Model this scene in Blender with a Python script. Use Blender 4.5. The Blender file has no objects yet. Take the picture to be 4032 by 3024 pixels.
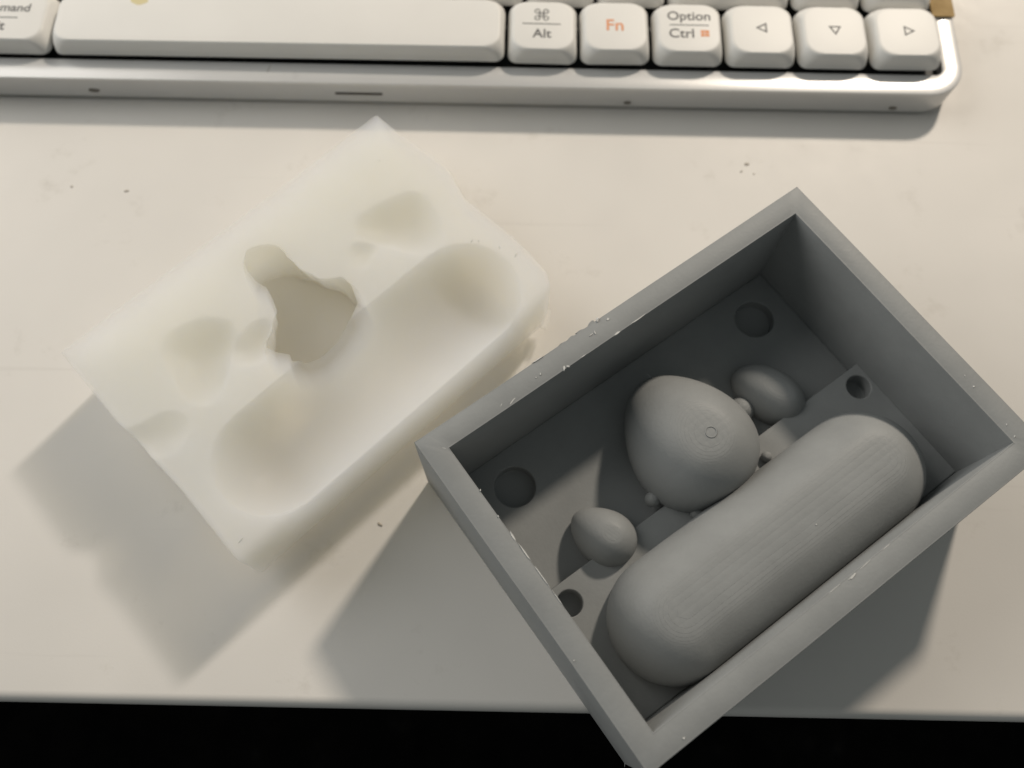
import bpy, bmesh, math, random
import numpy as np
from mathutils import Matrix, Vector

random.seed(7)
S = 0.001                      # everything below is written in millimetres
sc = bpy.context.scene
col = sc.collection

# ------------------------------------------------------------------ camera
cam_d = bpy.data.cameras.new('camera')
cam = bpy.data.objects.new('camera', cam_d)
col.objects.link(cam)
sc.camera = cam
cam_d.sensor_fit = 'HORIZONTAL'
cam_d.sensor_width = 36
cam_d.lens = 36 * 3408 / 4032
cam_d.clip_start = 0.005
cam_d.clip_end = 20
M3 = Matrix(((0.999808, -0.01956, 0.00144), (0.018844, 0.937671, -0.347014), (0.005437, 0.346974, 0.937859)))
cam.matrix_world = Matrix.Translation((0, 0, 192.889 * S)) @ M3.to_4x4()
cam_d.dof.use_dof = True
cam_d.dof.focus_distance = 172 * S
cam_d.dof.aperture_fstop = 12.0

# ------------------------------------------------------------------ light
W = bpy.data.worlds.new('World')
sc.world = W
W.use_nodes = True
bg = W.node_tree.nodes['Background']
bg.inputs['Color'].default_value = (0.93, 1.0, 0.99, 1)
bg.inputs['Strength'].default_value = 0.155

def area(name, loc, target, power, size, color, shape='DISK'):
    d = bpy.data.lights.new(name, 'AREA')
    d.energy = power; d.shape = shape; d.size = size; d.color = color
    o = bpy.data.objects.new(name, d)
    col.objects.link(o)
    o.location = Vector(loc) * S
    o.rotation_euler = (Vector(target) * S - o.location).to_track_quat('-Z', 'Y').to_euler()
    return o
area('desk_lamp_light', (371, 678, 572), (0, 80, 0), 5.7, 0.07, (1.0, 0.88, 0.74))
area('room_light', (-600, 330, 390), (-20, 80, 0), 3.5, 0.70, (1.0, 0.97, 0.92))

sc.view_settings.view_transform = 'Standard'
sc.view_settings.look = 'None'
sc.view_settings.exposure = 0.0
sc.view_settings.gamma = 1.0
sc.view_settings.use_curve_mapping = False
sc.cycles.max_bounces = 48
sc.cycles.volume_bounces = 40
sc.cycles.transparent_max_bounces = 24
sc.cycles.use_denoising = True

# ------------------------------------------------------------------ materials
def mat(name, color, rough=0.5, spec=0.5):
    m = bpy.data.materials.new(name)
    m.use_nodes = True
    b = m.node_tree.nodes['Principled BSDF']
    b.inputs['Base Color'].default_value = (*color, 1)
    b.inputs['Roughness'].default_value = rough
    b.inputs['Specular IOR Level'].default_value = spec
    return m

def nodes(m):
    nt = m.node_tree
    return nt, nt.nodes['Principled BSDF'], nt.nodes.new, nt.links.new

def noise(m, scale, detail=4, rough=0.55, coord='Object'):
    nt, b, N, L = nodes(m)
    tc = N('ShaderNodeTexCoord')
    n = N('ShaderNodeTexNoise')
    n.inputs['Scale'].default_value = scale
    n.inputs['Detail'].default_value = detail
    n.inputs['Roughness'].default_value = rough
    L(tc.outputs[coord], n.inputs['Vector'])
    return n

def ramp(m, src, stops):
    nt, b, N, L = nodes(m)
    r = N('ShaderNodeValToRGB')
    e = r.color_ramp.elements
    e[0].position, e[0].color = stops[0][0], (*stops[0][1], 1)
    e[1].position, e[1].color = stops[-1][0], (*stops[-1][1], 1)
    for p, c in stops[1:-1]:
        x = e.new(p); x.color = (*c, 1)
    L(src, r.inputs['Fac'])
    return r

def mix(m, fac, a, b_, mode='MIX'):
    nt, b, N, L = nodes(m)
    x = N('ShaderNodeMix'); x.data_type = 'RGBA'; x.blend_type = mode
    for s, v in ((0, fac), (6, a), (7, b_)):
        if hasattr(v, 'is_linked'): L(v, x.inputs[s])
        elif s == 0: x.inputs[0].default_value = v
        else: x.inputs[s].default_value = (*v, 1)
    return x.outputs[2]

def bump(m, height, strength, dist):
    nt, b, N, L = nodes(m)
    u = N('ShaderNodeBump')
    u.inputs['Strength'].default_value = strength
    u.inputs['Distance'].default_value = dist
    L(height, u.inputs['Height'])
    prev = b.inputs['Normal'].links
    if prev: L(prev[0].from_socket, u.inputs['Normal'])
    L(u.outputs['Normal'], b.inputs['Normal'])

# white laminate desk: faint mottling, smudges, dark specks
M_desk = mat('desk_laminate', (0.74, 0.71, 0.67), 0.42, 0.25)
nt, b, N, L = nodes(M_desk)
n1 = noise(M_desk, 14, 3)
c1 = ramp(M_desk, n1.outputs['Fac'], [(0.3, (0.69, 0.667, 0.63)), (0.7, (0.77, 0.742, 0.70))])
n2 = noise(M_desk, 55, 6, 0.7)
sm = ramp(M_desk, n2.outputs['Fac'], [(0.60, (0, 0, 0)), (0.76, (0.6, 0.6, 0.6))])
c2 = mix(M_desk, sm.outputs['Color'], c1.outputs['Color'], (0.56, 0.53, 0.48))
tc = N('ShaderNodeTexCoord')
vo = N('ShaderNodeTexVoronoi'); vo.inputs['Scale'].default_value = 62
nz = noise(M_desk, 900, 2)
vadd = N('ShaderNodeVectorMath'); vadd.operation = 'MULTIPLY_ADD'
L(nz.outputs['Color'], vadd.inputs[0]); vadd.inputs[1].default_value = (0.0012,) * 3
L(tc.outputs['Object'], vadd.inputs[2]); L(vadd.outputs[0], vo.inputs['Vector'])
sp = N('ShaderNodeSeparateColor'); L(vo.outputs['Color'], sp.inputs[0])
gt = N('ShaderNodeMath'); gt.operation = 'GREATER_THAN'; L(sp.outputs[0], gt.inputs[0]); gt.inputs[1].default_value = 0.82
rad = N('ShaderNodeMath'); rad.operation = 'MULTIPLY'; L(sp.outputs[1], rad.inputs[0]); rad.inputs[1].default_value = 0.04
lt = N('ShaderNodeMath'); lt.operation = 'LESS_THAN'; L(vo.outputs['Distance'], lt.inputs[0]); L(rad.outputs[0], lt.inputs[1])
mu = N('ShaderNodeMath'); mu.operation = 'MULTIPLY'; L(gt.outputs[0], mu.inputs[0]); L(lt.outputs[0], mu.inputs[1])
mu2 = N('ShaderNodeMath'); mu2.operation = 'MULTIPLY'; L(mu.outputs[0], mu2.inputs[0]); mu2.inputs[1].default_value = 0.55
c3 = mix(M_desk, mu2.outputs[0], c2, (0.22, 0.19, 0.16))
L(c3, b.inputs['Base Color'])
r1 = ramp(M_desk, n2.outputs['Fac'], [(0.35, (0.36,) * 3), (0.7, (0.55,) * 3)])
L(r1.outputs['Color'], b.inputs['Roughness'])
# faint drag marks: noise stretched along one direction
tcs = N('ShaderNodeTexCoord'); mps = N('ShaderNodeMapping'); mps.inputs['Rotation'].default_value = (0, 0, 0.5); mps.inputs['Scale'].default_value = (12, 320, 1)
L(tcs.outputs['Object'], mps.inputs['Vector'])
nsx = N('ShaderNodeTexNoise'); nsx.inputs['Scale'].default_value = 1.0; nsx.inputs['Detail'].default_value = 3; L(mps.outputs[0], nsx.inputs['Vector'])
scr = ramp(M_desk, nsx.outputs['Fac'], [(0.66, (0, 0, 0)), (0.74, (0.16, 0.16, 0.16))])
L(mix(M_desk, scr.outputs['Color'], c3, (0.5, 0.47, 0.43)), b.inputs['Base Color'])
bump(M_desk, noise(M_desk, 1800, 2).outputs['Fac'], 0.06, 0.0002)

M_floor = mat('dark_floor', (0.004, 0.004, 0.004), 0.9, 0.05)
nt, b, N, L = nodes(M_floor)
L(ramp(M_floor, noise(M_floor, 30, 6, 0.7).outputs['Fac'], [(0.35, (0.002, 0.002, 0.002)), (0.62, (0.006, 0.0055, 0.005)), (0.78, (0.03, 0.027, 0.025))]).outputs['Color'], b.inputs['Base Color'])

# white keyboard plastic
def plastic(name, c, rough, spk=0.5):
    m = mat(name, c, rough)
    nt, b, N, L = nodes(m)
    n = noise(m, 40, 5)
    r = ramp(m, n.outputs['Fac'], [(0.35, tuple(x * 0.96 for x in c)), (0.65, c)])
    n2 = noise(m, 130, 5, 0.7)
    d = ramp(m, n2.outputs['Fac'], [(0.66, (0, 0, 0)), (0.8, (spk,) * 3)])
    o = mix(m, d.outputs['Color'], r.outputs['Color'], tuple(x * 0.7 for x in c))
    L(o, b.inputs['Base Color'])
    bump(m, noise(m, 2500, 2).outputs['Fac'], 0.08, 0.0002)
    return m
M_key = plastic('keycap_plastic', (0.76, 0.75, 0.72), 0.5, 0.15)
M_case = plastic('case_metal', (0.62, 0.62, 0.615), 0.30, 0.5)
M_case.node_tree.nodes['Principled BSDF'].inputs['Metallic'].default_value = 0.25
M_plate = mat('dark_plate', (0.02, 0.022, 0.022), 0.6)
M_slot = mat('dark_slot', (0.06, 0.055, 0.05), 0.6)
M_scuff = mat('scuff', (0.16, 0.15, 0.13), 0.7)
M_leg = mat('legend_grey', (0.10, 0.10, 0.10), 0.6)
M_orange = mat('legend_orange', (0.72, 0.30, 0.14), 0.6)
M_stain = mat('yellow_stain', (0.66, 0.58, 0.33), 0.4)
M_tan = mat('tan_card', (0.36, 0.25, 0.11), 0.8, 0.2)
nt, b, N, L = nodes(M_tan)
L(ramp(M_tan, noise(M_tan, 400, 4).outputs['Fac'], [(0.3, (0.31, 0.21, 0.09)), (0.7, (0.41, 0.29, 0.14))]).outputs['Color'], b.inputs['Base Color'])

# grey printed plastic with layer lines stacked along the printing height
def printed(name, c, layer=0.22, amp=0.5, rough=0.52):
    m = mat(name, c, rough, 0.28)
    nt, b, N, L = nodes(m)
    tc = N('ShaderNodeTexCoord')
    sx = N('ShaderNodeSeparateXYZ'); L(tc.outputs['Object'], sx.inputs[0])
    nn = noise(m, 60, 3)
    wob = N('ShaderNodeMath'); wob.operation = 'MULTIPLY_ADD'
    L(nn.outputs['Fac'], wob.inputs[0]); wob.inputs[1].default_value = 0.00012; L(sx.outputs['Z'], wob.inputs[2])
    # staircase of the layers minus the smooth height, shown only where the surface lies nearly flat
    q = N('ShaderNodeMath'); q.operation = 'MULTIPLY'; L(wob.outputs[0], q.inputs[0]); q.inputs[1].default_value = 1 / (layer * S)
    fr = N('ShaderNodeMath'); fr.operation = 'FRACT'; L(q.outputs[0], fr.inputs[0])
    ge = N('ShaderNodeNewGeometry')
    sn = N('ShaderNodeSeparateXYZ'); L(ge.outputs['Normal'], sn.inputs[0])
    mk = N('ShaderNodeMapRange'); mk.interpolation_type = 'SMOOTHSTEP'
    L(sn.outputs['Z'], mk.inputs['Value']); mk.inputs['From Min'].default_value = 0.86; mk.inputs['From Max'].default_value = 0.985
    hm = N('ShaderNodeMath'); hm.operation = 'MULTIPLY'; L(fr.outputs[0], hm.inputs[0]); L(mk.outputs[0], hm.inputs[1])
    ng = N('ShaderNodeMath'); ng.operation = 'MULTIPLY'; L(hm.outputs[0], ng.inputs[0]); ng.inputs[1].default_value = -1.0
    bump(m, ng.outputs[0], amp, layer * S)
    bump(m, noise(m, 1300, 3).outputs['Fac'], 0.13, 0.0003)
    n = noise(m, 90, 5, 0.65)
    r = ramp(m, n.outputs['Fac'], [(0.3, tuple(x * 0.93 for x in c)), (0.7, tuple(x * 1.05 for x in c))])
    L(r.outputs['Color'], b.inputs['Base Color'])
    rr = ramp(m, n.outputs['Fac'], [(0.3, (rough - 0.08,) * 3), (0.7, (rough + 0.1,) * 3)])
    L(rr.outputs['Color'], b.inputs['Roughness'])
    return m
M_grey = printed('printed_grey_plastic', (0.280, 0.291, 0.292), layer=0.26, amp=0.75)
M_flake = mat('white_residue', (0.6, 0.6, 0.58), 0.4)

# translucent white silicone: a cloudy body under a soft satin skin
M_sil = mat('white_silicone', (0.90, 0.89, 0.87), 0.38, 0.4)
nt, b, N, L = nodes(M_sil)
bump(M_sil, noise(M_sil, 260, 4, 0.6).outputs['Fac'], 0.08, 0.0006)
rs = ramp(M_sil, noise(M_sil, 70, 4).outputs['Fac'], [(0.3, (0.3,) * 3), (0.7, (0.5,) * 3)])
L(rs.outputs['Color'], b.inputs['Roughness'])
out = nt.nodes['Material Output']
tr = N('ShaderNodeBsdfTransparent'); tr.inputs['Color'].default_value = (1, 1, 1, 1)
ms = N('ShaderNodeMixShader'); ms.inputs[0].default_value = 0.15
L(tr.outputs[0], ms.inputs[1]); L(b.outputs[0], ms.inputs[2]); L(ms.outputs[0], out.inputs['Surface'])
vs_ = N('ShaderNodeVolumeScatter'); vs_.inputs['Color'].default_value = (0.72, 0.79, 1.0, 1); vs_.inputs['Density'].default_value = 235.0
va_ = N('ShaderNodeVolumeAbsorption'); va_.inputs['Color'].default_value = (0.75, 0.71, 0.40, 1); va_.inputs['Density'].default_value = 14.0
vadd_ = N('ShaderNodeAddShader'); L(vs_.outputs[0], vadd_.inputs[0]); L(va_.outputs[0], vadd_.inputs[1]); L(vadd_.outputs[0], out.inputs['Volume'])

# ------------------------------------------------------------------ mesh helpers
def link(name, me, m, parent=None):
    o = bpy.data.objects.new(name, me)
    col.objects.link(o)
    if m and not me.materials: me.materials.append(m)
    if parent: o.parent = parent
    return o

def from_bm(name, bm, m, parent=None, smooth=False, auto=None):
    me = bpy.data.meshes.new(name)
    bmesh.ops.recalc_face_normals(bm, faces=bm.faces)
    bm.to_mesh(me); bm.free()
    if smooth or auto:
        me.polygons.foreach_set('use_smooth', [True] * len(me.polygons))
    if auto:
        me.set_sharp_from_angle(angle=math.radians(auto))
    return link(name, me, m, parent)

def thing(name, loc, rz, label, cat):
    o = bpy.data.objects.new(name, None)
    o.empty_display_size = 0.01
    col.objects.link(o)
    o.location = Vector(loc) * S
    o.rotation_euler = (0, 0, rz)
    o['label'] = label; o['category'] = cat
    return o

def bx(bm, x0, x1, y0, y1, z0, z1):
    vs = [bm.verts.new((x * S, y * S, z * S)) for z in (z0, z1) for x, y in ((x0, y0), (x1, y0), (x1, y1), (x0, y1))]
    for f in ((3, 2, 1, 0), (4, 5, 6, 7), (0, 1, 5, 4), (1, 2, 6, 5), (2, 3, 7, 6), (3, 0, 4, 7)):
        bm.faces.new([vs[i] for i in f])
    return vs

def rrect(x0, x1, y0, y1, r, n=7):
    pts = []
    for cx, cy, a in ((x1 - r, y0 + r, -90), (x1 - r, y1 - r, 0), (x0 + r, y1 - r, 90), (x0 + r, y0 + r, 180)):
        for i in range(n + 1):
            t = math.radians(a + 90 * i / n)
            pts.append((cx + r * math.cos(t), cy + r * math.sin(t)))
    return pts

def loft(bm, loops, cap0=True, cap1=True, closed=False):
    R_ = [[bm.verts.new((x * S, y * S, z * S)) for x, y, z in lp] for lp in loops]
    n = len(R_[0])
    pairs = list(zip(R_, R_[1:])) + ([(R_[-1], R_[0])] if closed else [])
    for a, c in pairs:
        for i in range(n):
            bm.faces.new((a[i], a[(i + 1) % n], c[(i + 1) % n], c[i]))
    if not closed:
        if cap0: bm.faces.new(list(reversed(R_[0])))
        if cap1: bm.faces.new(R_[-1])
    return R_

# ------------------------------------------------------------------ setting
def desk():
    prof = []
    y0, r, th = -1.5, 2.4, 25.0
    for i in range(9):
        t = math.radians(90 + 90 * i / 8)
        prof.append((y0 + r + r * math.cos(t), -r + r * math.sin(t)))
    for i in range(9):
        t = math.radians(180 + 90 * i / 8)
        prof.append((y0 + r + r * math.cos(t), -th + r + r * math.sin(t)))
    prof += [(620, -th), (620, 0)]
    bm = bmesh.new()
    loft(bm, [[(x, y, z) for y, z in prof] for x in (-700, 700)])
    o = from_bm('desk', bm, M_desk, auto=40)
    o['kind'] = 'structure'
desk()
bm = bmesh.new()
vs = [bm.verts.new(v) for v in ((-4, -4, -0.72), (4, -4, -0.72), (4, 4, -0.72), (-4, 4, -0.72))]
bm.faces.new(vs)
o = from_bm('floor', bm, M_floor); o['kind'] = 'structure'

# ------------------------------------------------------------------ grey printed mould box
BL, BW, BH, BT = 99.4, 72.5, 32.1, 4.93
ZL, ZP = 4.5, 9.4
box = thing('mould_box', (42.55, 47.78, 0), 0.6405, 'grey 3D printed open box with a long capsule form and rounded forms inside', 'mould box')
hl, hw = BL / 2, BW / 2
il, iw = hl - BT, hw - BT

def bevel_obj(o, w, seg=2, ang=35):
    md = o.modifiers.new('edge', 'BEVEL'); md.width = w * S; md.segments = seg; md.limit_method = 'ANGLE'; md.angle_limit = math.radians(ang)

def wall_frame():
    bm = bmesh.new()
    O_ = [(-hl, -hw), (hl, -hw), (hl, hw), (-hl, hw)]; I_ = [(-il, -iw), (il, -iw), (il, iw), (-il, iw)]
    n = 40
    def ring(P, z, amp):
        out = []
        for k in range(4):
            (x0, y0), (x1, y1) = P[k], P[(k + 1) % 4]
            for i in range(n):
                t = i / n; w_ = amp * math.sin(math.pi * t) * (math.sin(7 * t + k * 2) * 0.5 + math.sin(2.2 * t + k))
                nx, ny = (y1 - y0) / math.hypot(x1 - x0, y1 - y0), -(x1 - x0) / math.hypot(x1 - x0, y1 - y0)
                out.append((x0 + (x1 - x0) * t + nx * w_, y0 + (y1 - y0) * t + ny * w_, z))
        return out
    b_ = 0.3
    So = [((hl - b_) / hl, (hw - b_) / hw), ((il + b_) / il, (iw + b_) / iw)]
    sc_ = lambda P, f: [(x * f[0], y * f[1]) for x, y in P]
    loops = [ring(O_, 0, 0.05), ring(O_, BH - b_, 0.12), ring(sc_(O_, ((hl - b_ * .3) / hl, (hw - b_ * .3) / hw)), BH - b_ * .3, 0.12), ring(sc_(O_, So[0]), BH, 0.12),
             ring(sc_(I_, So[1]), BH, 0.08), ring(sc_(I_, ((il + b_ * .3) / il, (iw + b_ * .3) / iw)), BH - b_ * .3, 0.08), ring(I_, BH - b_, 0.08), ring(I_, 0, 0.0)]
    loft(bm, loops, closed=True)
    return from_bm('wall_frame', bm, M_grey, box, auto=38)
wall_frame()

def plate_with_holes(name, x0, x1, y0, y1, z0, z1, holes):
    """slab with blind round holes, cut with a boolean and baked to a mesh"""
    bm = bmesh.new(); bx(bm, x0, x1, y0, y1, z0, z1)
    o = from_bm(name, bm, M_grey)
    cut = []
    for (hx, hy, r, dz) in holes:
        b2 = bmesh.new()
        loft(b2, [[(hx + r * math.cos(2 * math.pi * i / 40), hy + r * math.sin(2 * math.pi * i / 40), z) for i in range(40)] for z in (z1 - dz, z1 + 3)])
        c = from_bm('cutter', b2, None); cut.append(c)
        md = o.modifiers.new('hole', 'BOOLEAN'); md.operation = 'DIFFERENCE'; md.solver = 'EXACT'; md.object = c
    bpy.context.view_layer.update()
    me = bpy.data.meshes.new_from_object(o.evaluated_get(bpy.context.evaluated_depsgraph_get()))
    o.modifiers.clear()
    o.data = me
    for c in cut: bpy.data.objects.remove(c, do_unlink=True)
    me.polygons.foreach_set('use_smooth', [True] * len(me.polygons)); me.set_sharp_from_angle(angle=math.radians(30))
    o.parent = box
    bevel_obj(o, 0.25, 2, 50)
    return o
plate_with_holes('floor_plate', -il, il, 0.02, iw, 0.3, ZL, [(35.6, 23, 4.6, 3.4), (-34.9, 23, 4.6, 3.4)])
plate_with_holes('raised_step', -il, il, -iw, 0, 0.3, ZP, [(41.2, -4.4, 2.75, 4.5), (-40.8, -4.5, 2.75, 4.5)])

def revolve_form(name, sections, m=M_grey, n=56, parent=box, z_clip=None):
    """rings: (centre, axis u, axis v, ru, rv) lofted, ends closed by tiny rings"""
    bm = bmesh.new(); loops = []
    for c, u, v, ru, rv in sections:
        c, u, v = Vector(c), Vector(u), Vector(v)
        loops.append([tuple(c + u * (ru * math.cos(2 * math.pi * i / n)) + v * (rv * math.sin(2 * math.pi * i / n))) for i in range(n)])
    loft(bm, loops)
    return from_bm(name, bm, m, parent, smooth=True)

# long capsule lying on the step
CR, CZ, CV = 13.2, 11.8, -19.0
secs = []
H = 39.2 - CR
for i in range(1, 13):
    t = math.pi / 2 * i / 12
    secs.append(((-H - CR * math.cos(t), CV, CZ), (0, 1, 0), (0, 0, 1), CR * math.sin(t), CR * math.sin(t)))
for i in range(1, 8): secs.append(((-H + 2 * H * i / 8, CV, CZ), (0, 1, 0), (0, 0, 1), CR, CR))
for i in range(12, 0, -1):
    t = math.pi / 2 * i / 12
    secs.append(((H + CR * math.cos(t), CV, CZ), (0, 1, 0), (0, 0, 1), CR * math.sin(t), CR * math.sin(t)))
revolve_form('capsule_form', secs)

def egg(name, tail, tip, width, zc, height, taper, tilt=0.0, n=30):
    """egg: blunt end at tail, narrow end at tip (plan), half width and height above the axis"""
    a, c = Vector((*tail, zc)), Vector((*tip, zc - tilt))
    d = c - a; Ld = d.length; d.normalize()
    side = Vector((0, 0, 1)).cross(d).normalized(); up = d.cross(side).normalized()
    prof = lambda q: math.sqrt(max(0, 1 - q * q)) * (1 - taper * q)
    nrm = max(prof(-1 + 2 * i / 200) for i in range(201))
    secs = []
    for i in range(n + 1):
        q = -math.cos(math.pi * (0.012 + 0.976 * i / n)); w = prof(q) / nrm
        secs.append((a + d * (Ld * (q + 1) / 2), side, up, width * w, height * w))
    return revolve_form(name, secs)
eo = egg('egg_form', (0.6, -7.4), (0.9, 24.6), 13.8, 11.4, 14.0, 0.22, 1.0)
ez = max((v.co for v in eo.data.vertices), key=lambda c: c.z)
bm = bmesh.new()
R0, r0_, ex, ey, eh = 1.15, 0.15, ez.x / S + 0.4, ez.y / S - 0.6, ez.z / S - 0.08
loft(bm, [[(ex + (R0 + r0_ * math.cos(q)) * math.cos(t), ey + (R0 + r0_ * math.cos(q)) * math.sin(t), eh + r0_ * math.sin(q)) for q in (2 * math.pi * k / 8 for k in range(8))] for t in (2 * math.pi * i / 28 for i in range(28))], closed=True)
from_bm('ring_mark', bm, M_grey, eo, smooth=True)
egg('small_form', (-23.9, -4.6), (-28.6, 10.0), 6.1, 7.4, 8.2, 0.22, 0.8)
egg('small_form', (27.2, -2.0), (21.9, 15.2), 6.0, 6.6, 6.8, 0.08, 0.6)

def knob(c, r, sz=1.0):
    secs = []
    for i in range(1, 14):
        t = math.pi * i / 14
        secs.append(((c[0], c[1], c[2] - r * sz * math.cos(t)), (1, 0, 0), (0, 1, 0), r * math.sin(t), r * math.sin(t)))
    return revolve_form('knob', secs, n=24)
knob((17.0, 7.2, 6.4), 2.9, 1.1)
knob((-13.0, 2.6, 9.2), 1.7, 1.5)
knob((-7.2, -5.3, 10.0), 1.6)
knob((12.9, -4.6, 10.2), 1.2)

# scraps of white silicone and frayed plastic left on the rims
def flake(u, v, z, a, l, w, h=0.35, m=M_flake, n=9, parent=None, name='residue_flake'):
    bm = bmesh.new(); pts = []
    for i in range(n):
        t = 2 * math.pi * i / n; k = random.uniform(0.6, 1.15)
        x, y = l / 2 * k * math.cos(t), w / 2 * k * math.sin(t)
        pts.append((u + x * math.cos(a) - y * math.sin(a), v + x * math.sin(a) + y * math.cos(a)))
    cu, cv = u, v
    loft(bm, [[(x, y, z - 0.1) for x, y in pts],
              [(cu + (x - cu) * 0.75, cv + (y - cv) * 0.75, z + 0.5 * h * random.uniform(0.5, 1)) for x, y in pts]])
    return from_bm(name, bm, m, parent or box)
for f in ((-5.0, 36.2, BH, 0.9, 1.6, 0.8, 0.7), (-3.2, 35.0, BH, 0.2, 1.0, 0.7), (-7.2, 34.2, BH, 1.2, 1.3, 0.25), (-8.0, 34.3, BH, 0.1, 1.5, 0.22),
          (-16.9, 31.6, BH, 0.8, 1.3, 0.6, 0.5), (-16.0, 31.5, BH, 2.4, 0.9, 0.4), (-29.3, 32.0, BH, 0.3, 2.4, 0.3, 0.15), (-31.6, 32.6, BH, 0.5, 1.4, 0.2, 0.15), (-21.5, 33.4, BH, 0.7, 0.8, 0.4),
          (-22.6, 33.3, BH, 0.1, 0.5, 0.35), (-20.0, 36.2, BH, 0.0, 3.2, 0.25), (2.0, 31.5, BH, 0.0, 4.6, 0.3, 0.2), (-3.5, 31.5, BH, 0.0, 2.2, 0.45, 0.3), (-12.2, 31.5, BH, 0.0, 2.0, 0.25, 0.2),
          (-48.8, -13.9, BH, 0, 0.45, 0.4), (-41.1, -35.1, BH, 0, 0.5, 0.45), (46.9, -18.7, BH, 0, 0.6, 0.5), (47.2, -16.0, BH, 1, 0.5, 0.2), (46.4, -28.0, BH, 1, 0.5, 0.25), (45.8, -30.6, BH, 0.5, 0.7, 0.25),
          (5.0, -31.7, BH, 0.05, 5.0, 0.22, 0.15), (1.6, -31.9, BH, 0.1, 2.4, 0.5, 0.25), (-2.5, -31.6, BH, 0.0, 4.0, 0.2, 0.12), (10.5, -31.6, BH, 0.0, 3.0, 0.15, 0.1),
          (-44.8, 10.4, BH, 1.5, 2.8, 0.5, 0.25), (-44.7, 6.4, BH, 1.57, 4.4, 0.3, 0.2), (-44.7, 1.4, BH, 1.57, 5.5, 0.28, 0.2), (-44.7, -3.6, BH, 1.57, 4.0, 0.2, 0.15), (-44.8, 15.0, BH, 1.3, 0.7, 0.3), (-44.7, 21.0, BH, 1.2, 0.6, 0.3),
          (5.7, -21.3, 24.75, 0.3, 0.5, 0.4), (-45.6, 31.8, BH, 2.3, 1.2, 0.2, 0.1)):
    flake(*f)
for f in ((-6.6, 36.3, BH - 0.4, 0.3, 2.4, 0.9, 0.5), (-9.2, 36.3, BH - 0.5, -0.1, 3.0, 0.7, 0.5), (-11.6, 36.3, BH - 0.5, 0.1, 2.0, 0.8, 0.5), (-14.3, 36.25, BH - 0.4, 0.1, 2.2, 0.5, 0.5)):
    flake(*f, m=M_grey)
# stringy fraying on the egg and bottom corner
for c, d in (((2.6, 23.3, 14.0), (-0.6, 1.8, 1.2)), ((-hl + 0.1, -hw + 0.2, 0.7), (-0.6, -0.6, -0.3))):
    secs = [(Vector(c) + Vector(d) * t, (1, 0, 0), (0, 0, 1), 0.16 * (1 - 0.8 * t), 0.16 * (1 - 0.8 * t)) for t in (0, 0.4, 0.8, 1.0)]
    revolve_form('plastic_string', secs, n=8)

# ------------------------------------------------------------------ silicone mould half
mould = thing('silicone_mould', (-43.32, 78.74, 0), 0.7825, 'translucent white silicone block with ragged hole and long capsule hollow beside grey box', 'silicone mould')

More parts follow.
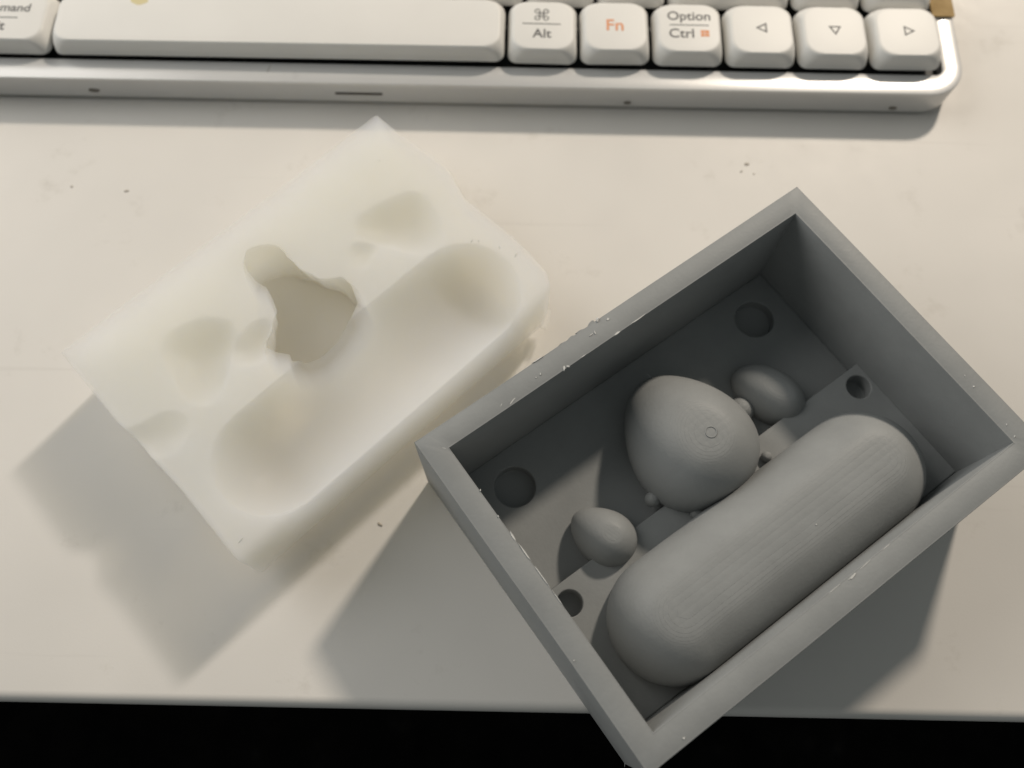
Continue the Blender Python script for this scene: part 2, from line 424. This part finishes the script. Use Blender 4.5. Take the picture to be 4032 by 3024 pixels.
def silicone():
    """block lying on its imprinted face: flat poured back on top, hollows of the forms underneath, one of them torn through"""
    TOP, B0, STEP = 20.2, 0.8, 4.9
    nu, nv = 301, 211
    U = np.linspace(-44.9, 45.4, nu); V = np.linspace(31.5, -31.3, nv)
    uu, vv = np.meshgrid(U, V)
    sst = lambda a, b_, x: (lambda t: t * t * (3 - 2 * t))(np.clip((x - a) / (b_ - a), 0, 1))
    # outline: right hand end bulges and is worn off at its lower corner
    kv = np.array([-31.3, -29.8, -27, -20, -13.6, -6, -0.3, 4, 8.4, 13, 17.7, 24, 31.5])
    ku = np.array([39.5, 42.6, 44.4, 45.1, 45.2, 44.8, 44.2, 45.4, 46.9, 46.6, 45.8, 44.9, 44.5])
    fine = np.linspace(-31.3, 31.5, 400); fu = np.interp(fine, kv, ku)
    fu = np.convolve(np.pad(fu, 12, mode='edge'), np.ones(25) / 25, 'valid')
    fu = np.where(fine < -26, np.interp(fine, kv, ku), fu)
    lim = np.interp(vv, fine, fu)
    uu = np.where(uu > 0, uu * (lim / 45.4), uu)
    ll = np.interp(vv, [-31.3, -30, -10, 7, 10, 31.5], [44.2, 45.0, 44.5, 45.2, 45.6, 45.2]) / 44.9
    uu = np.where(uu < 0, uu * ll, uu)
    # ---- torn opening
    P = np.array([(-1.0, 23.7), (0.4, 23.5), (1.7, 22.9), (3.4, 21.7), (4.7, 20.0), (4.9, 18.0), (4.5, 15.9), (4.8, 14.2), (4.6, 11.8), (5.6, 9.6), (6.1, 7.1), (8.0, 5.2), (10.3, 3.8), (10.5, 0.8), (8.6, -3.8), (5.0, -5.6), (-0.4, -6.7), (-5.4, -6.9), (-8.6, -6.2), (-10.5, -4.6), (-9.9, -2.9), (-11.6, -0.6), (-12.5, 2.3), (-11.5, 3.9), (-8.9, 4.5), (-7.2, 6.1), (-5.4, 6.9), (-4.7, 8.8), (-4.2, 10.3), (-3.5, 13.1), (-4.3, 15.6), (-4.1, 17.9), (-3.9, 20.3), (-3.0, 22.1)])
    def sdf(x, y):
        dmin = np.full(x.shape, 1e9); ins = np.zeros(x.shape, bool); qx = x.copy(); qy = y.copy()
        for i in range(len(P)):
            a, c = P[i], P[(i + 1) % len(P)]; e = c - a
            t = np.clip(((x - a[0]) * e[0] + (y - a[1]) * e[1]) / (e @ e), 0, 1)
            px, py = a[0] + t * e[0], a[1] + t * e[1]
            dd = np.hypot(x - px, y - py); m_ = dd < dmin
            dmin = np.where(m_, dd, dmin); qx = np.where(m_, px, qx); qy = np.where(m_, py, qy)
            ins ^= ((a[1] > y) != (c[1] > y)) & (x < (c[0] - a[0]) * (y - a[1]) / (c[1] - a[1] + 1e-12) + a[0])
        return np.where(ins, dmin, -dmin), qx, qy
    cu = 0.25 * (uu[:-1, :-1] + uu[1:, :-1] + uu[:-1, 1:] + uu[1:, 1:]); cv = 0.25 * (vv[:-1, :-1] + vv[1:, :-1] + vv[:-1, 1:] + vv[1:, 1:])
    cs, _, _ = sdf(cu, cv)
    keep = cs < 0
    # snap the vertices round the opening onto its outline
    cnt = np.zeros(uu.shape, int)
    for dj in (0, 1):
        for di in (0, 1): cnt[dj:nv - 1 + dj, di:nu - 1 + di] += keep
    full = np.full(uu.shape, 4); full[0, :] = full[-1, :] = full[:, 0] = full[:, -1] = 2
    full[0, 0] = full[0, -1] = full[-1, 0] = full[-1, -1] = 1
    rim = (cnt > 0) & (cnt < full)
    sd, qx, qy = sdf(uu, vv)
    uu = np.where(rim, qx, uu); vv = np.where(rim, qy, vv)
    sd = np.where(rim, 0, sd)
    # ---- underside
    zb = B0 + STEP * sst(5.0, -5.0, vv)
    du = np.maximum(np.abs(uu) - 26.0, 0)
    rr = np.hypot(du, vv + 18.4) / 13.2
    sag = 0.95 + 0.05 * np.clip(np.abs(uu) / 24, 0, 1) ** 2
    cap = B0 + STEP + 13.4 * sag * np.clip(1 - rr ** 3, 0, 1) ** 0.25
    def dome(c0, c1, au, av, ang, h):
        ca, sa = math.cos(ang), math.sin(ang)
        x = (uu - c0) * ca + (vv - c1) * sa; y = -(uu - c0) * sa + (vv - c1) * ca
        r = np.hypot(x / au, y / av)
        return np.where(r < 1, B0 + h * np.clip(1 - r ** 2.4, 0, 1) ** 0.36, 0)
    for a in ((0, 7.0, 11.5, 15.0, 0, 13.0),):
        zb = np.maximum(zb, dome(*a))
    d = np.clip(-sd, 0, None)
    zb = np.maximum(zb, np.where(d < 1.8, B0 + (TOP - 0.55 - B0) * np.sqrt(np.clip(1 - (d / 1.8) ** 2, 0, 1)), 0))
    for pu, pv, pr in ((35.6, 23, 4.5), (-34.9, 23, 4.5)):
        zb -= 0.8 * sst(1.05, 0.8, np.hypot(uu - pu, vv - pv) / pr)
    # ---- poured back
    z = np.full_like(zb, TOP)
    z += 0.22 * np.sin(uu * 0.09 + 0.7) * np.cos(vv * 0.12) + 0.06 * np.sin(uu * 0.31 + 1) * np.cos(vv * 0.27)
    t1 = np.clip(1 - (np.hypot(np.maximum(np.abs(uu - 0.4) - 27.0, 0), vv + 18.2) / 12.4) ** 2, 0, 1)
    z -= (9.4 + np.where(uu < 0, 2.4, 1.4) * np.clip(np.abs(uu) / 26, 0, 1) ** 2) * t1 ** 0.66       # long capsule hollow
    def pit(c0, c1, au, av, ang, h):
        ca, sa = math.cos(ang), math.sin(ang)
        x = (uu - c0) * ca + (vv - c1) * sa; y = -(uu - c0) * sa + (vv - c1) * ca
        r = np.hypot(x / au, y / av) * (1 + 0.13 * np.sin(3 * np.arctan2(y, x) + c0))
        return h * np.clip(1 - r ** 2, 0, 1) ** 0.95
    z -= np.maximum(pit(-24.0, 10.0, 10.0, 7.6, 0.9, 4.4), pit(-14.5, 4.5, 6.0, 4.0, 0.3, 3.0))
    z -= np.maximum(pit(29.0, 4.5, 10.0, 7.8, 2.3, 4.4), pit(18.0, 5.0, 5.0, 3.0, 0.2, 2.0))
    z -= pit(-42.0, 2.0, 9.0, 4.5, -0.4, 1.9)
    z += 0.45 * np.exp(-(np.hypot(uu + 36, vv - 24) / 4.5) ** 2) + 0.3 * np.exp(-(np.hypot(uu - 36, vv - 24) / 4.5) ** 2)
    def edge(d_, r):
        t = np.clip(1 - d_ / r, 0, 1)
        return r * (1 - np.sqrt(np.clip(1 - t * t, 0, 1)))
    z -= 0.8 * edge(vv + 31.3, 2.4) + 0.5 * edge(31.5 - vv, 0.5) + 0.5 * edge(uu + 44.9 * ll, 0.6) + 0.8 * edge(lim - uu, 1.3)
    zb = np.minimum(zb, z - 0.45)
    n0 = nu * nv
    verts = np.concatenate([np.stack([uu, vv, z], -1).reshape(-1, 3), np.stack([uu, vv, zb], -1).reshape(-1, 3)]) * S
    a = (np.arange(nv - 1)[:, None] * nu + np.arange(nu - 1)[None, :])[keep]
    top = np.stack([a, a + nu, a + nu + 1, a + 1], 1)
    bot = np.stack([n0 + a, n0 + a + 1, n0 + a + nu + 1, n0 + a + nu], 1)
    ed = {}
    for f in top.tolist():
        for k in range(4):
            p, q = f[k], f[(k + 1) % 4]
            if (q, p) in ed: del ed[(q, p)]
            else: ed[(p, q)] = 1
    sides = [(q, p, n0 + p, n0 + q) for p, q in ed]
    me = bpy.data.meshes.new('block')
    me.from_pydata(verts.tolist(), [], top.tolist() + bot.tolist() + sides)
    bm = bmesh.new(); bm.from_mesh(me)
    bmesh.ops.delete(bm, geom=[v for v in bm.verts if not v.link_faces], context='VERTS')
    bmesh.ops.recalc_face_normals(bm, faces=bm.faces); bm.to_mesh(me); bm.free()
    me.polygons.foreach_set('use_smooth', [True] * len(me.polygons)); me.set_sharp_from_angle(angle=math.radians(60))
    link('block', me, M_sil, mould)
silicone()
# thin sliver of flash at the corner by the grey box
bm = bmesh.new()
pts = [(38.5, -31.0), (42.2, -28.5), (43.6, -29.6), (42.0, -31.2), (39.2, -32.6)]
loft(bm, [[(x, y, 5.0) for x, y in pts], [(x, y, 6.2) for x, y in pts]])
from_bm('flash', bm, M_sil, mould)

# ------------------------------------------------------------------ keyboard
KX, KY, KZ, PIT = -3.2, 157.6, 9.0, 19.05
kb = thing('keyboard', (0, 150.5, 0), 0, 'white low-profile keyboard with rounded keycaps along the back of the desk', 'keyboard')
OY = 150.5
XL, XR = KX - 10 * PIT - 7.2, 116.6
YF, YB = 0.0, KY - OY + 6 * PIT + 6.2
def lp(x0, x1, y0, y1, r, z, slope=0.0):
    return [(x, y, z + slope * (y - y0) if slope else z) for x, y in rrect(x0, x1, y0, y1, r, 8)]
bm = bmesh.new()
ix0, ix1, iy0, iy1 = KX - 10 * PIT - 1.3, KX + 6 * PIT + 0.4, KY - OY - 0.55, KY - OY + 6 * PIT + 0.2
loops = [lp(XL + 1.2, XR - 1.2, YF + 0.8, YB - 1.2, 8.4, 0.7), lp(XL + 0.5, XR - 0.5, YF + 0.25, YB - 0.5, 9, 1.4), lp(XL, XR, YF, YB, 9.5, 7.7),
         lp(XL, XR, YF, YB, 9.5, 8.35), lp(XL + 0.12, XR - 0.12, YF + 0.12, YB - 0.12, 9.4, 8.65), lp(XL + 0.4, XR - 0.4, YF + 0.4, YB - 0.4, 9.1, 8.75),
         lp(ix0 - 0.3, ix1 + 0.3, iy0 - 0.3, iy1 + 0.3, 2.4, 8.45), lp(ix0, ix1, iy0, iy1, 2.2, 8.3), lp(ix0, ix1, iy0, iy1, 2.2, 4.0), lp(XL + 8, XR - 8, YF + 8, YB - 8, 3, 0.7)]
loft(bm, loops, closed=True)
case = from_bm('case', bm, M_case, kb, auto=32)
bm = bmesh.new(); bx(bm, ix0 - .5, ix1 + .5, iy0 - .5, iy1 + .5, 4.2, 5.6)
from_bm('switch_plate', bm, M_plate, kb)
for x in (XL + 22, XR - 22):
    for y in (9, YB - 14):
        bm = bmesh.new(); loft(bm, [lp(x - 9, x + 9, y - 3, y + 3, 2, z) for z in (0.0, 1.0)])
        from_bm('rubber_foot', bm, M_plate, kb)
# dark slot and scuffs on the front face
def front_mark(x, z, w, h, m, name):
    bm = bmesh.new()
    y = -0.06
    pts = [(x + w / 2 * math.cos(t) * random.uniform(.85, 1.1), z + h / 2 * math.sin(t) * random.uniform(.8, 1.15)) for t in (2 * math.pi * i / 10 for i in range(10))] if name == 'scuff' else rrect(x - w / 2, x + w / 2, z - h / 2, z + h / 2, h * 0.49, 4)
    loft(bm, [[(px, y, pz) for px, pz in pts], [(px, 0.35, pz) for px, pz in pts]])
    from_bm(name, bm, m, case)
front_mark(-42.3, 4.75, 12.6, 0.75, M_slot, 'slot')
front_mark(-112.6, 4.1, 3.0, 1.3, M_scuff, 'scuff')
front_mark(28.9, 3.1, 2.1, 1.1, M_scuff, 'scuff')
front_mark(99.4, 3.0, 2.2, 1.1, M_scuff, 'scuff')
bm = bmesh.new()
vs4 = [bm.verts.new((x * S, y * S, z * S)) for z0_ in (0.0, 0.03) for x, y, z in ((-66.1, 3.2, 8.63 + z0_), (-65.7, 3.2, 8.63 + z0_), (-65.2, 5.7, 8.5 + z0_), (-65.5, 5.7, 8.5 + z0_))]
for f in ((3, 2, 1, 0), (4, 5, 6, 7), (0, 1, 5, 4), (1, 2, 6, 5), (2, 3, 7, 6), (3, 0, 4, 7)): bm.faces.new([vs4[i] for i in f])
from_bm('scuff', bm, mat('grey_scuff', (0.45, 0.44, 0.42), 0.6), case)

_key_mesh = {}
def key_mesh(u):
    if u in _key_mesh: return _key_mesh[u]
    w = u * PIT - 0.85; d = PIT - 0.95
    bm = bmesh.new()
    spec = [  # z, side inset, front inset, back inset, radius
        (0.0, 0.25, 0.25, 0.25, 2.3), (0.35, 0.0, 0.0, 0.0, 2.6), (2.4, 0.22, 0.2, 0.3, 3.0), (3.9, 0.55, 0.5, 0.8, 3.6),
        (4.75, 0.86, 0.82, 1.25, 4.1), (5.15, 1.08, 1.02, 1.5, 4.3), (5.36, 1.35, 1.25, 1.75, 4.2), (5.43, 1.75, 1.65, 2.15, 4.0)]
    loops = [[(x, y, z * 0.86) for x, y in rrect(si, w - si, fi, d - bi, r, 8)] for z, si, fi, bi, r in spec]
    R_ = loft(bm, loops, True, True)
    me = bpy.data.meshes.new('key')
    bmesh.ops.recalc_face_normals(bm, faces=bm.faces)
    bm.to_mesh(me); bm.free()
    me.polygons.foreach_set('use_smooth', [True] * len(me.polygons)); me.set_sharp_from_angle(angle=math.radians(28))
    me.materials.append(M_key)
    _key_mesh[u] = me
    return me
rows = [[1.25] * 3 + [6.25] + [1] * 6, [2.25] + [1] * 10 + [1.75, 1, 1], [1.75] + [1] * 11 + [2.25, 1], [1.5] + [1] * 12 + [1.5, 1], [1] * 13 + [2, 1], [1] * 16]
keys = []
for r, row in enumerate(rows):
    x = KX - 10 * PIT
    for u in row:
        o = link('space_bar' if u == 6.25 else 'key', key_mesh(u), None, kb)
        o.location = (x * S, (KY - OY + r * PIT) * S, (KZ + 0.0) * S)
        o.rotation_euler = (random.uniform(-.006, .006), random.uniform(-.008, .008), random.uniform(-.006, .006))
        keys.append((o, x, r, u)); x += u * PIT
row0 = [k for k in keys if k[2] == 0]
# stem under each key so that it stands on the plate
stem_me = None
for (o, x, r, u) in keys:
    if stem_me is None:
        b2 = bmesh.new(); bx(b2, -4, 4, -4, 4, -3.6, 0.6)
        stem_me = bpy.data.meshes.new('switch'); bmesh.ops.recalc_face_normals(b2, faces=b2.faces); b2.to_mesh(stem_me); b2.free(); stem_me.materials.append(M_plate)
    s_ = link('switch', stem_me, None, o)
    s_.location = ((u * PIT - 0.85) / 2 * S, 9.05 * S, 0)

ZT = 5.43 * 0.86
def legend(keyrec, txt, cx, cy, w, m, h=None, italic=0.0):
    o, kx, r, u = keyrec
    cu = bpy.data.curves.new('legend', 'FONT')
    cu.body = txt; cu.align_x = 'CENTER'; cu.align_y = 'CENTER'; cu.size = 1.0; cu.extrude = 0.004; cu.offset = 0.012; cu.shear = italic
    t = bpy.data.objects.new('legend', cu); col.objects.link(t)
    bpy.context.view_layer.update()
    me = bpy.data.meshes.new_from_object(t.evaluated_get(bpy.context.evaluated_depsgraph_get()))
    bpy.data.objects.remove(t, do_unlink=True)
    xs = np.array([v.co[:] for v in me.vertices])
    mn, mx = xs.min(0), xs.max(0); k = w / (mx[0] - mn[0])
    ky = k if h is None else h / (mx[1] - mn[1])
    for v in me.vertices:
        v.co = ((v.co.x - (mn[0] + mx[0]) / 2) * k * S, (v.co.y - (mn[1] + mx[1]) / 2) * ky * S, v.co.z * 4 * S)
    me.materials.clear()
    q = link('legend', me, m, o)
    q.location = ((cx - kx) * S, (cy + 0.6 - KY) * S, (ZT + 0.03) * S)
    return q
def poly_legend(keyrec, polys, m, name='legend'):
    """flat outlined strokes: each poly is (outer, inner) or a filled outline, world plan mm"""
    o, kx, r, u = keyrec
    bm = bmesh.new()
    for P in polys:
        if isinstance(P, tuple):
            a, c = P
            n = len(a)
            for z in (ZT + 0.03,):
                A = [bm.verts.new(((x - kx) * S, (y + 0.6 - KY) * S, z * S)) for x, y in a]
                C_ = [bm.verts.new(((x - kx) * S, (y + 0.6 - KY) * S, z * S)) for x, y in c]
                for i in range(n): bm.faces.new((A[i], A[(i + 1) % n], C_[(i + 1) % n], C_[i]))
        else:
            bm.faces.new([bm.verts.new(((x - kx) * S, (y + 0.6 - KY) * S, (ZT + 0.03) * S)) for x, y in P])
    for f in bm.faces: f.normal_update()
    bmesh.ops.solidify(bm, geom=bm.faces[:], thickness=0.02 * S)
    return from_bm(name, bm, m, o)
def bar(x0, x1, y, t): return [(x0, y - t / 2), (x1, y - t / 2), (x1, y + t / 2), (x0, y + t / 2)]
def ringp(cx, cy, r, t, n=20):
    return ([(cx + r * math.cos(2 * math.pi * i / n), cy + r * math.sin(2 * math.pi * i / n)) for i in range(n)],
            [(cx + (r - t) * math.cos(2 * math.pi * i / n), cy + (r - t) * math.sin(2 * math.pi * i / n)) for i in range(n)])
def tri(cx, cy, r, ang, t=0.42):
    f = lambda R_: [(cx + R_ * math.cos(ang + 2 * math.pi * i / 3), cy + R_ * math.sin(ang + 2 * math.pi * i / 3)) for i in range(3)]
    return (f(r), f(r - 2 * t))
kL, kS, kA, kF, kO, k1, k2, k3 = row0[2], row0[3], row0[4], row0[5], row0[6], row0[7], row0[8], row0[9]
legend(kL, 'Command', -136.1, 168.3, 15.2, M_leg, italic=0.06)
poly_legend(kL, [bar(-141.2, -131.2, 165.0, 0.32)], M_leg)
legend(kL, 'Alt', -136.4, 162.3, 5.0, M_leg)
cx, cy, a = 5.5, 169.2, 0.62
poly_legend(kA, [ringp(cx + sx * 1.12, cy + sy * 1.12, 0.78, 0.3) for sx in (-1, 1) for sy in (-1, 1)] +
            [bar(cx - 1.1, cx + 1.1, cy + s * 0.5, 0.3) for s in (-1, 1)] + [[(cx + s * 0.5 - .15, cy - 1.1), (cx + s * 0.5 + .15, cy - 1.1), (cx + s * 0.5 + .15, cy + 1.1), (cx + s * 0.5 - .15, cy + 1.1)] for s in (-1, 1)], M_leg)
poly_legend(kA, [bar(0.5, 10.5, 166.2, 0.3)], M_leg)
legend(kA, 'Alt', 5.6, 163.1, 4.9, M_leg)
legend(kF, 'Fn', 24.8, 166.1, 4.4, M_orange)
legend(kO, 'Option', 44.1, 169.2, 11.2, M_leg)
poly_legend(kO, [bar(39.0, 49.2, 166.6, 0.3)], M_leg)
legend(kO, 'Ctrl', 42.0, 163.9, 6.4, M_leg)
poly_legend(kO, [bar(47.0, 48.0, 164.5, 0.95), bar(48.1, 49.2, 164.5, 0.95), bar(47.0, 48.0, 163.4, 0.95), bar(48.1, 49.2, 163.4, 0.95)], M_orange)
poly_legend(k1, [tri(63.4, 166.2, 1.95, math.pi)], M_leg)
poly_legend(k2, [tri(82.2, 166.2, 1.95, -math.pi / 2)], M_leg)
poly_legend(k3, [tri(101.2, 166.0, 1.95, 0)], M_leg)
# yellowed spot on the space bar
bm = bmesh.new()
pts = [(-100.3 - kS[1] + 2.4 * math.cos(t) * random.uniform(.85, 1.1), 172.2 - KY + 1.9 * math.sin(t) * random.uniform(.85, 1.1)) for t in (2 * math.pi * i / 18 for i in range(18))]
loft(bm, [[(x, y, ZT - 0.01) for x, y in pts], [(x, y, ZT + 0.02) for x, y in pts]])
from_bm('stain', bm, M_stain, kS[0])

# ------------------------------------------------------------------ tan tab on the bezel
bm = bmesh.new()
loft(bm, [[(x, y, z) for x, y in rrect(110.9, 117.0, 175.9, 192, 0.3, 2)] for z in (8.85, 9.35)])
o = from_bm('card_tab', bm, M_tan, auto=30)
o['label'] = 'small tan card tab lying on the right bezel of the keyboard'; o['category'] = 'card tab'

# ------------------------------------------------------------------ white flecks standing in for small highlights and bubbles on the silicone, crumbs on the desk
for f in ((37.5, -9.5, 20.0, 0.4, 0.9, 0.3), (38.6, -10.6, 20.0, 1.4, 0.7, 0.25), (41.0, -15.0, 19.9, 0.9, 1.1, 0.35), (42.2, -19.0, 19.8, 0.3, 1.3, 0.4), (36.2, 21.0, 20.4, 0.8, 0.6, 0.25), (-42.0, -27.5, 20.0, 0.1, 1.6, 0.3)):
    flake(*f, parent=mould, name='highlight_fleck')
M_crumb = mat('grey_brown_dirt', (0.42, 0.385, 0.335), 0.8, 0.2)
def crumb(x, y, l, w, a, label, group=None):
    bm = bmesh.new(); pts = []
    for i in range(11):
        t = 2 * math.pi * i / 11; k = random.uniform(0.7, 1.15)
        px, py = l / 2 * k * math.cos(t), w / 2 * k * math.sin(t)
        pts.append((px * math.cos(a) - py * math.sin(a), px * math.sin(a) + py * math.cos(a)))
    loft(bm, [[(px, py, -0.02) for px, py in pts], [(px * 0.8, py * 0.8, 0.14) for px, py in pts], [(px * 0.35, py * 0.35, 0.22) for px, py in pts]])
    o = from_bm('crumb', bm, M_crumb, smooth=True)
    o.location = (x * S, y * S, 0)
    o['label'] = label; o['category'] = 'crumb'
    if group: o['group'] = group
crumb(60.1, 134.2, 1.5, 1.1, 0.3, 'largest grey crumb on the desk between arrow keys and grey box', 'crumbs below the arrow keys')
crumb(58.6, 131.9, 1.0, 0.5, 0.8, 'tiny long crumb of the three on the desk below the arrow keys', 'crumbs below the arrow keys')
crumb(61.8, 131.2, 0.5, 0.45, 0.1, 'smallest round crumb of the three below the arrow keys', 'crumbs below the arrow keys')
crumb(-115.2, 123.4, 0.8, 0.6, 0.0, 'round dark speck on the desk below the space bar', 'specks below the space bar')
crumb(-100.9, 122.4, 1.6, 0.6, 0.35, 'thin elongated dark speck on the desk below the space bar', 'specks below the space bar')
crumb(-29.2, 37.2, 1.5, 0.7, -0.6, 'small brown smear on the desk between silicone block and grey box')
